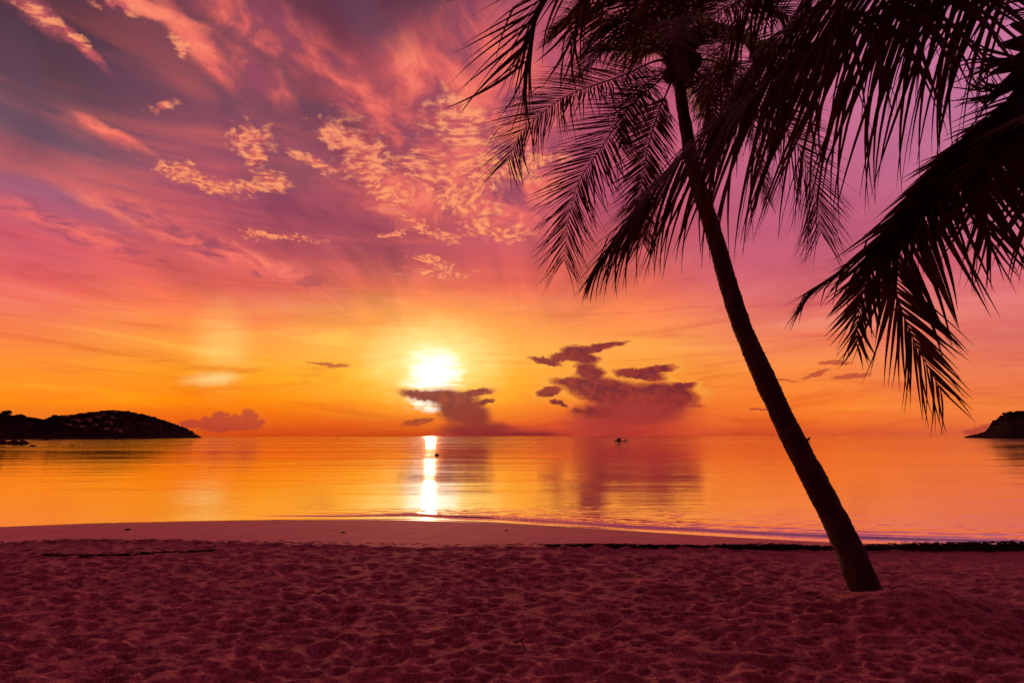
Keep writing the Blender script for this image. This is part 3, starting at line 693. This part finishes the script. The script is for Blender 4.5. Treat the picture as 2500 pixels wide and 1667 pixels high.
# ------------------------------------------------------------------ palms
def trunk(tree, cen, wid, deps, org, extra=True, seg=26):
    pts = [P(x, y, d) if not isinstance(x, Vector) else x for (x, y), d in zip(cen, deps)]
    r = [w / FP * d / 2 for w, d in zip(wid, deps)]
    pts = [pts[0] + Vector((0.10, -0.02, -0.30))] + pts; r = [r[0] * 1.12] + r
    cp = catmull(pts, 26); per = 26; rr_ = []
    for i in range(len(cp)):
        k = min(i / per, len(r) - 1.0001); a_ = int(k); rr_.append(r[a_] * (1 - k + a_) + r[min(a_ + 1, len(r) - 1)] * (k - a_))
    cp, LL = resample(cp, 420); rs = np.interp(np.linspace(0, 1, 420), np.linspace(0, 1, len(rr_)), rr_)
    mb = MB(org); N = None; vs = []
    for i, p in enumerate(cp):
        T = (cp[min(i + 1, 419)] - cp[max(i - 1, 0)]).normalized()
        if N is None: N = Vector((1, 0, 0))
        N = (N - T * N.dot(T)).normalized(); B = T.cross(N); s_ = i / 419 * LL
        ring = ((s_ / 0.062) + 0.25 * mnoise.noise(Vector((s_ * 3, 0, 0)))) % 1.0
        for k in range(seg):
            a = 2 * math.pi * k / seg
            rr2 = rs[i] * (0.98 + 0.045 * ring + 0.11 * mnoise.noise(Vector((math.cos(a) * 2.2, math.sin(a) * 2.2, s_ * 5))) + 0.06 * mnoise.noise(Vector((math.cos(a) * 7, math.sin(a) * 7, s_ * 22))))
            vs.append(p + (N * math.cos(a) + B * math.sin(a)) * rr2)
    fs_ = [(i * seg + k, i * seg + (k + 1) % seg, (i + 1) * seg + (k + 1) % seg, (i + 1) * seg + k) for i in range(419) for k in range(seg)]
    fs_.append(tuple(range(seg - 1, -1, -1))); fs_.append(tuple(419 * seg + k for k in range(seg)))
    mb.add(vs, fs_); return mb.build('trunk', M_bark, tree), cp

def frond(tree, org, keys, Lmax=0.85, pairs=95, width=0.030, droop=0.9, start=0.16, ang=(62, 22), vee=14, twist=0, seed=0, mat=None, rr_=0.016, tipl=0.35, segs=7, split=0.10, basel=0.55, hang=0.0, face=0.0, ang2=None):
    """keys: list of (px, py, depth) or Vectors along the midrib."""
    rg = random.Random(seed * 91 + 17)
    pts = [P(*k) if not isinstance(k, Vector) else k for k in keys]
    cv, LL = resample(catmull(pts, 14), 160)
    mb = MB(org)
    rads = [rr_ * (1.0 - 0.88 * (i / 159) ** 0.8) * (1.9 - 0.9 * min(1, i / 22)) for i in range(160)]
    lb = MB(org); N = None; frames = []
    Zu = Vector((0, -face, 1 - face)).normalized()
    for i in range(160):
        T = (cv[min(i + 1, 159)] - cv[max(i - 1, 0)]).normalized()
        up = Zu - T * T.dot(Zu)
        if N is None: N = up.normalized() if up.length > .05 else T.orthogonal().normalized()
        N = (N - T * N.dot(T)).normalized()
        if up.length > .25: N = N.lerp(up.normalized(), 0.12 * up.length).normalized(); N = (N - T * N.dot(T)).normalized()
        frames.append((T, N.copy()))
    gapset = [rg.random() for _ in range(4)]
    for k in range(pairs):
        t0 = k / (pairs - 1)
        for sd_ in (-1, 1):
            t = start + (1 - start) * min(1, max(0, t0 + rg.uniform(-.35, .35) / pairs))
            fi = min(158.99, t * 159); i = int(fi); p = cv[i].lerp(cv[i + 1], fi - i); T, Nn = frames[i]
            tw = rad(twist); Bs = T.cross(Nn)
            Nt = Nn * math.cos(tw) + Bs * math.sin(tw); Bt = T.cross(Nt) * sd_
            u = (t - start) / (1 - start)
            prof = (basel + (1 - basel) * min(1, u / .28) ** .8) if u < .28 else 1 - (1 - tipl) * ((u - .28) / .72) ** 1.9
            Ls = Lmax * prof * rg.uniform(.9, 1.07)
            if any(abs(u - g) < .006 for g in gapset): Ls *= rg.uniform(.3, .8)
            ag = ang2 if (ang2 and sd_ < 0) else ang
            an = rad(ag[0] + (ag[1] - ag[0]) * u ** 1.2 + rg.gauss(0, 1.7)); ve = rad(vee * (1 - u) + rg.gauss(0, 4))
            d = (T * math.cos(an) + (Bt * math.cos(ve) + Nt * math.sin(ve)) * math.sin(an)).normalized()
            w = width * (0.55 + 0.45 * min(1, (1 - u) * 2.2)) * rg.uniform(.8, 1.15)
            if rg.random() < split: w *= .5
            dr = droop * rg.uniform(.85, 1.2); kink = rg.random() < .07; kp = rg.randint(3, 5)
            rows = []; step = Ls / segs; side = rg.uniform(-.08, .08)
            for s_ in range(segs + 1):
                f = s_ / segs
                ww = w * (0.45 + 0.55 * min(1, f / .18)) * (1 - max(0, (f - .28) / .72) ** 1.1) + 0.0014
                c = T - d * T.dot(d)
                c = c.normalized() if c.length > .05 else Nt.cross(d).normalized()
                m_ = d.cross(c) * sd_
                rows.append((p - c * ww * .5, p + m_ * ww * .16, p + c * ww * .5))
                p = p + d * step
                g = dr * (0.10 + 0.34 * f) * (Ls / 0.8) * (7 / segs)
                if kink and s_ == kp: g += .9
                d = (d + Vector((side, side * .5, -g - hang * .12))).normalized()
            vs = [q_ for r in rows for q_ in r]; fs_ = []
            for s_ in range(segs):
                a = s_ * 3; fs_ += [(a, a + 1, a + 4, a + 3), (a + 1, a + 2, a + 5, a + 4)]
            lb.add(vs, fs_)
    f_ = lb.build('frond', mat or M_leaf, tree, smooth=True)
    mb.tube(cv, rads, 7); mb.build('midrib', M_rachis, f_)
    return f_

# --- the leaning coconut palm
cen = [(2120,1455),(2069,1331),(2021,1233),(1951,1100),(1914,1027),(1852,891),(1811,796),(1776,689),(1748,587),(1711,474),(1690,400),(1671,290),(1662,230),(1655,140)]
wid = [70,61,57,53,50,44,43,40,38,34,32,27,27,34]
d0 = (BASE - Vector((0, 0, CAM_Z))); d0 = (RC.transposed() @ d0).z * -1
deps = [d0 + (7.5 - d0) * (i / 13) ** 1.0 for i in range(14)]
palmA = empty('coconut_palm', (BASE.x, BASE.y, 0)); tag(palmA, 'tall slender coconut palm leaning over the beach with its whole trunk in view', 'palm tree')
org = Vector(palmA.location)
trunk(palmA, cen, wid, deps, org)
D = 7.5
C0 = (1655, 150, D)
FA = [  # keys, Lmax, droop, extras
 ([(1650,150,D),(1600,150,D-.1),(1515,187,D-.3),(1440,212,D-.5),(1386,234,D-.6),(1341,263,D-.7),(1274,321,D-.8),(1240,392,D-.9)], 1.08, .26, dict(ang=(62,30), face=.6, tipl=.5)),
 ([(1652,160,D),(1600,205,D-.2),(1529,270,D-.5),(1471,357,D-.8),(1412,446,D-1.0),(1388,536,D-1.1),(1377,636,D-1.1)], .92, .08, dict(ang=(54,28), face=.75, vee=4, tipl=.55)),
 ([(1655,165,D),(1631,219,D+.2),(1604,285,D+.3),(1578,380,D+.3),(1564,480,D+.3),(1568,590,D+.2)], .72, .10, dict(ang=(54,26), face=.75, vee=4, tipl=.55)),
 ([(1648,135,D),(1600,95,D+.2),(1546,74,D+.3),(1463,44,D+.4),(1400,36,D+.4),(1350,70,D+.4)], .95, .7, dict(vee=-25, ang=(66,22))),
 ([(1650,145,D),(1590,112,D-.3),(1530,110,D-.6),(1470,130,D-.8),(1415,185,D-.9)], .80, .5, dict(face=.3)),
 ([(1650,160,D),(1615,180,D-.6),(1565,215,D-1.1),(1530,275,D-1.4),(1520,350,D-1.5)], .62, .4, dict(mat=1, face=.4)),
 ([(1665,150,D),(1740,150,D-.2),(1830,205,D-.3),(1905,290,D-.2),(1957,377,D),(1990,470,D+.1),(2004,568,D+.1)], 1.30, .12, dict(ang=(58,30), ang2=(50,26), face=.8, vee=2, tipl=.5)),
 ([(1665,155,D),(1720,190,D-.5),(1790,260,D-.8),(1840,350,D-.8),(1872,480,D-.8)], .80, .25, dict(face=.4)),
 ([(1662,160,D),(1690,215,D+.6),(1720,290,D+.9),(1745,400,D+1)], .66, .2, dict(face=.5)),
 ([(1655,130,D),(1640,40,D+.2),(1600,-60,D+.3),(1530,-130,D+.3),(1440,-150,D+.2)], .9, .7, dict()),
 ([(1652,130,D),(1615,50,D-.3),(1560,0,D-.8),(1500,-10,D-1.0),(1450,20,D-1.1)], .85, .6, dict()),
 ([(1658,130,D),(1680,30,D-.3),(1730,-60,D-.5),(1810,-110,D-.5),(1900,-90,D-.4)], .9, .7, dict()),
 ([(1660,135,D),(1710,60,D),(1790,10,D+.1),(1880,10,D+.1),(1960,70,D+.1)], .9, .6, dict()),
 ([(1660,140,D),(1730,100,D-.6),(1800,95,D-.9),(1880,140,D-1.0),(1930,230,D-1.0)], .85, .5, dict()),
 ([(1656,130,D),(1655,40,D+.8),(1640,-50,D+1.4),(1620,-110,D+2)], .8, .5, dict()),
 ([(1656,140,D),(1640,80,D-.8),(1640,50,D-1.6),(1650,90,D-2.2),(1660,180,D-2.5)], .75, .7, dict()),
 ([(1656,140,D),(1700,130,D+.4),(1760,150,D+.7),(1800,200,D+.8),(1820,280,D+.8)], .7, .4, dict(face=.3)),
 ([(1654,140,D),(1600,120,D+.7),(1540,130,D+1),(1490,110,D+1.2),(1440,120,D+1.2)], .8, .6, dict(vee=-10)),
 ([(1656,145,D),(1600,90,D-.5),(1540,50,D-1.0),(1480,60,D-1.3),(1440,110,D-1.4)], .8, .5, dict(vee=-10)),
 ([(1658,150,D),(1690,90,D-.6),(1740,60,D-1.0),(1800,80,D-1.3),(1850,150,D-1.4)], .8, .5, dict(vee=-10)),
 ([(1658,150,D),(1700,180,D-.9),(1730,240,D-1.4),(1745,320,D-1.6)], .7, .4, dict(face=.4, mat=1)),
]
for i, (ks, Lm, dr, ex) in enumerate(FA):
    ex = dict(ex); mt = M_leaf2 if ex.pop('mat', 0) else M_leaf
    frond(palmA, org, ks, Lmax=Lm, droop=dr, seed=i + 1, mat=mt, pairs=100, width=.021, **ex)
# crown heart: old leaf bases and fibre
cc = P(1655, 150, D); mb = MB(org)
for k in range(16):
    a = k * 2.4; dd = Vector((math.cos(a), math.sin(a), .9 + .3 * math.sin(k))).normalized()
    mb.tube([cc + Vector((0, 0, -.35)) + dd * .02, cc + dd * .22, cc + dd * .48 + Vector((0, 0, -.02))], [.09, .065, .03], 8)
mb.build('leaf_bases', M_fibre, palmA)
mb = MB(org)
for k, (a, b_, c_) in enumerate([(-.13, -.14, -.15), (-.05, -.30, -.22), (.16, -.22, -.18), (-.12, .02, -.22), (.14, .05, -.20), (.02, -.25, -.42)]):
    bm = bmesh.new(); bmesh.ops.create_icosphere(bm, subdivisions=2, radius=.105)
    o_ = cc + Vector((a, b_, c_)); vs = [o_ + Vector((v.co.x, v.co.y, v.co.z * 1.2)) for v in bm.verts]; fs_ = [tuple(v.index for v in f.verts) for f in bm.faces]; bm.free()
    nb = MB(org); nb.add(vs, fs_); nb.build('coconut', M_fibre, palmA)

# --- the nearer palm, its trunk just outside the frame on the right
CX = P(2640, 120, 3.5)
footC = Vector((CX.x + .75, CX.y - .35, 0))
palmB = empty('coconut_palm', footC); tag(palmB, 'near coconut palm whose crown of long drooping fronds fills the upper right corner', 'palm tree')
org = Vector(palmB.location)
mb = MB(org); tp = catmull([footC + Vector((0, 0, -.3)), footC + Vector((-.12, .05, 1.0)), footC + Vector((-.4, .18, 2.4)), CX + Vector((0, 0, -.1))], 16)
mb.tube(tp, [.17 - .05 * i / (len(tp) - 1) + .004 * (i % 2) for i in range(len(tp))], 18); mb.build('trunk', M_bark, palmB)
c = (2620, 110, 3.5)
FB = [
 # the giant frond across the picture
 ([CX,(2560,-30,3.35),(2430,-75,3.2),(2290,-40,3.15),(2120,30,3.15),(1950,130,3.2),(1780,268,3.3),(1645,410,3.4),(1555,520,3.5),(1478,625,3.55)], 1.36, .42, dict(width=.032, pairs=112, start=.20, ang=(84,8), vee=-58, rr_=.022, tipl=.27, basel=.75)),
 # left fan at the top
 ([CX,(2500,-250,3.2),(2200,-420,2.9),(1850,-400,2.8),(1560,-230,2.8),(1400,-90,2.85),(1328,5,2.9),(1298,85,2.9),(1284,150,2.9)], 1.0, .14, dict(width=.030, pairs=105, start=.2, ang=(72,46), ang2=(30,6), rr_=.018, tipl=.52, face=.7, vee=4)),
 # the one hanging behind the giant
 ([CX,(2480,-180,3.6),(2200,-260,3.8),(1980,-180,4.0),(1850,-40,4.2),(1775,110,4.3),(1725,260,4.4)], .95, .5, dict(width=.028, pairs=90, start=.2, rr_=.018, vee=-40)),
 # right fronds coming down
 ([CX,(2560,170,3.1),(2480,232,3.0),(2390,325,2.95),(2290,440,2.95),(2180,566,3.0),(2080,640,3.05),(2010,690,3.1),(1968,735,3.1)], .66, .24, dict(width=.026, pairs=80, start=.2, ang=(8,12), ang2=(44,14), vee=-62, rr_=.015, tipl=.35)),
 ([CX,(2560,210,3.2),(2460,282,3.1),(2350,385,3.05),(2270,480,3.05),(2205,585,3.1),(2182,680,3.15),(2222,810,3.2),(2296,950,3.2)], .80, .20, dict(width=.030, pairs=72, start=.2, ang=(1,30), ang2=(78,18), vee=2, rr_=.017, tipl=.42, face=.75)),
 ([CX,(2590,230,3.0),(2520,290,2.8),(2450,370,2.75),(2410,480,2.75),(2420,600,2.8)], .85, .25, dict(width=.032, pairs=50, start=.2, ang=(3,14), ang2=(66,25), rr_=.016, mat=1, face=.5)),
 ([CX,(2600,260,3.3),(2560,330,3.3),(2530,450,3.3),(2560,600,3.3)], .8, .25, dict(width=.030, pairs=45, start=.15, face=.5)),
 ([CX,(2560,190,3.15),(2460,258,3.0),(2350,360,2.95),(2240,500,2.95),(2150,620,3.0),(2100,740,3.05),(2092,840,3.1)], .52, .2, dict(width=.026, pairs=70, start=.3, ang=(3,26), ang2=(50,22), face=.6, rr_=.014)),
 # upper fronds
 ([CX,(2540,-120,3.6),(2380,-230,3.8),(2200,-230,4.0),(2040,-130,4.1),(1960,20,4.2)], .95, .6, dict(width=.027, pairs=100, start=.2, vee=-40)),
 ([CX,(2600,-150,3.9),(2500,-350,4.3),(2380,-450,4.7),(2250,-430,5.0)], .9, .6, dict(width=.027, pairs=90)),
 ([CX,(2580,-20,3.8),(2500,-90,4.1),(2400,-90,4.3),(2300,-20,4.4),(2260,80,4.4)], .70, .6, dict(width=.030, pairs=80)),
 ([CX,(2540,-150,3.3),(2300,-330,3.3),(2050,-330,3.4),(1800,-200,3.5),(1640,-90,3.6),(1560,40,3.7)], .95, .6, dict(width=.027, pairs=110, start=.2, vee=-30)),
 ([CX,(2700,-150,3.6),(2850,-300,3.7),(3050,-300,3.8),(3200,-150,3.9)], .9, .7, dict(width=.027, pairs=80)),
 ([CX,(2760,60,3.4),(2900,100,3.3),(3020,260,3.3),(3060,450,3.3)], .9, .5, dict(width=.027, pairs=80)),
 ([CX,(2700,200,3.1),(2750,330,2.8),(2760,480,2.6),(2740,650,2.5)], .8, .4, dict(width=.027, pairs=70)),
 ([CX,(2480,-300,3.0),(2200,-440,2.75),(1900,-420,2.6),(1640,-260,2.6),(1480,-110,2.65),(1420,10,2.7),(1395,100,2.75)], .80, .22, dict(width=.034, pairs=90, start=.25, vee=-35, rr_=.018, tipl=.4)),
 ([CX,(2540,-60,3.5),(2400,-130,3.45),(2250,-110,3.4),(2080,-40,3.4),(1940,60,3.45),(1830,180,3.5),(1760,300,3.55)], 1.15, .5, dict(width=.030, pairs=100, start=.2, ang=(84,16), vee=-50, rr_=.018)),
]
for i, (ks, Lm, dr, ex) in enumerate(FB):
    ex = dict(ex); mt = M_leaf2 if ex.pop('mat', 0) else M_leaf
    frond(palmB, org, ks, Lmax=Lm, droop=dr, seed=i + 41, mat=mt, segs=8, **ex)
# crown heart, sheaths and the spiky flower stalks that poke out on the left
mb = MB(org)
for k, (px, py, d) in enumerate([(2420,180,3.3),(2400,250,3.2),(2440,110,3.35),(2425,300,3.15),(2470,60,3.4),(2455,340,3.1)]):
    e_ = P(px, py, d); mb.tube([CX + Vector((0, 0, -.05)), CX.lerp(e_, .55) + Vector((0, 0, .04)), e_], [.13, .075, .012], 10)
mb.build('leaf_bases', M_fibre, palmB)
rr = random.Random(3)
for gi, (sx, sy, sdp) in enumerate([(2440,150,3.3),(2430,235,3.2)]):
    mb = MB(org); s0 = P(sx, sy, sdp); mb.tube([CX, CX.lerp(s0, .6), s0], [.03, .022, .015], 7)
    for k in range(15):
        a = rad(rr.uniform(95, 250)); ln = rr.uniform(60, 150)
        e_ = P(sx + math.cos(a) * ln, sy - math.sin(a) * ln * .8 + 10, sdp + rr.uniform(-.15, .15)); md_ = s0.lerp(e_, .5) + Vector((rr.uniform(-.02, .02), 0, rr.uniform(-.02, .03)))
        q0 = CX.lerp(s0, rr.uniform(.75, 1)); mb.tube([q0, md_, e_], [.008, .006, .0025], 5)
    mb.build('flower_stalk', M_rachis, palmB)

# ------------------------------------------------------------------ small things on the sand
# weed and dark debris heaped along the edge of the dry sand
def weed_line(name, pts, hfun, wfun, label, seed, dens=260, core=False):
    rr = random.Random(seed); mb = MB()
    cl, LL = resample(catmull(pts, 10), 600)
    bmv = []
    n_ = int(LL * dens)
    for k in range(n_):
        u = rr.random(); i = min(598, int(u * 599)); p = cl[i].lerp(cl[i + 1], rr.random()); h = hfun(u); w = wfun(u)
        off = rr.gauss(0, .42) * w; zz = max(0, h * (1 - (off / (w + 1e-6)) ** 2)) * rr.random()
        c = Vector((p.x, p.y + off, p.z + zz))
        r = h * rr.uniform(.08, .22) + .004
        if rr.random() < .65:
            clump(mb, c, r, rr, .5, .6)
        else:
            a = rr.uniform(-.5, .5) + (math.pi if rr.random() < .5 else 0); ln = rr.uniform(.04, .16); e_ = c + Vector((math.cos(a) * ln, math.sin(a) * ln * .6, rr.uniform(-.01, .03)))
            mb.tube([c, c.lerp(e_, .5) + Vector((0, 0, .012)), e_], [.005, .005, .002], 4)
    if core:
        vs = []; n2_ = 599
        for i in range(n2_ + 1):
            u = i / n2_; p = cl[i]; h = hfun(u) * (.62 + .45 * mnoise.noise(Vector((p.x * 3, seed, 0))) + .3 * mnoise.noise(Vector((p.x * 11, seed, 3)))); w = wfun(u)
            for a_ in range(7):
                c_ = -1 + a_ / 3; vs.append((p.x, p.y + c_ * w, p.z - .02 + (h + .02) * math.sqrt(max(0, 1 - c_ * c_)) * (1 + .25 * mnoise.noise(Vector((p.x * 25, a_, 1))))))
        mb.add(vs, [(i * 7 + a_, i * 7 + 7 + a_, i * 7 + 8 + a_, i * 7 + 1 + a_) for i in range(n2_) for a_ in range(6)])
    o = mb.build(name, M_weed, smooth=False); tag(o, label, 'seaweed', kind='stuff'); return o
def gpts(pp, dz=0): 
    out_ = []
    for x, y in pp: p = G(x, y, 0.0); out_.append(Vector((p.x, p.y, ground_z(p.x, p.y) + dz)))
    return out_
weed_line('seaweed_bank', gpts([(1340,1334),(1500,1337),(1700,1338),(1900,1341),(2060,1343),(2250,1343),(2500,1342),(2700,1341)]),
          lambda u: .004 + .105 * u ** 1.5, lambda u: .015 + .11 * u, 'dark heaped line of seaweed between the dry sand and the sea at right', 1, 420, True)
weed_line('seaweed_streak', gpts([(105,1358),(200,1357),(300,1356),(400,1350),(520,1346)]), lambda u: .009, lambda u: .025, 'thin dark streak of seaweed lying on the sand at left', 2, 200)
weed_line('seaweed_crumbs', gpts([(0,1327),(300,1322),(550,1325),(800,1332),(1100,1334),(1340,1334)]), lambda u: .016, lambda u: .09, 'scattered dark seaweed crumbs along the lip of the dry sand', 3, 40)
def stone(px, py, w, label):
    b_ = G(px, py, -0.12); 
    bm = bmesh.new(); bmesh.ops.create_icosphere(bm, subdivisions=3, radius=1)
    for v in bm.verts:
        k = 1 + .3 * mnoise.noise(v.co * 1.7 + Vector((px, 0, 0))); v.co = Vector((v.co.x * k * w, v.co.y * k * w * .7, v.co.z * k * w * .45))
    m_ = bpy.data.meshes.new('beach_stone'); bm.to_mesh(m_); bm.free(); m_.materials.append(M_rock)
    o = bpy.data.objects.new('beach_stone', m_); COL.objects.link(o); o.location = (b_.x, b_.y, ground_z(b_.x, b_.y) + w * .15); tag(o, label, 'stone', 'stones on the wet sand')
stone(838,1305,.04,'small dark stone on the wet sand left of the sun path')
stone(311,1296,.05,'flat dark stone on the wet sand at left')
stone(1236,1289,.035,'little dark stone close to the water right of the sun path')
def twig(pp, r, label):
    pts = [G(x, y, 0) for x, y in pp]; pts = [Vector((p.x, p.y, ground_z(p.x, p.y) + .012 + .03 * (k % 2))) for k, p in enumerate(pts)]
    mb = MB(); mb.tube(pts, [r * (1 - .6 * i / (len(pts) - 1)) for i in range(len(pts))], 6)
    m0 = pts[len(pts) // 2]; mb.tube([m0, m0 + Vector((.05, .04, .03))], [r * .6, r * .2], 5)
    o = mb.build('twig', M_twig); tag(o, label, 'twig', 'twigs on the sand')
twig([(1256,1573),(1272,1580),(1284,1592)], .008, 'short crooked twig on the sand at the bottom centre')
twig([(1556,1452),(1562,1444),(1568,1436)], .005, 'tiny upright twig in the middle of the sand')
twig([(2010,1478),(1990,1468),(1968,1474),(1945,1490)], .005, 'thin curved twig on the sand left of the palm foot')
twig([(775,1455),(790,1457),(806,1453)], .007, 'dark flat twig on the sand left of centre')
twig([(2180,1478),(2215,1485),(2250,1497)], .005, 'thin twig on the mound right of the palm foot')
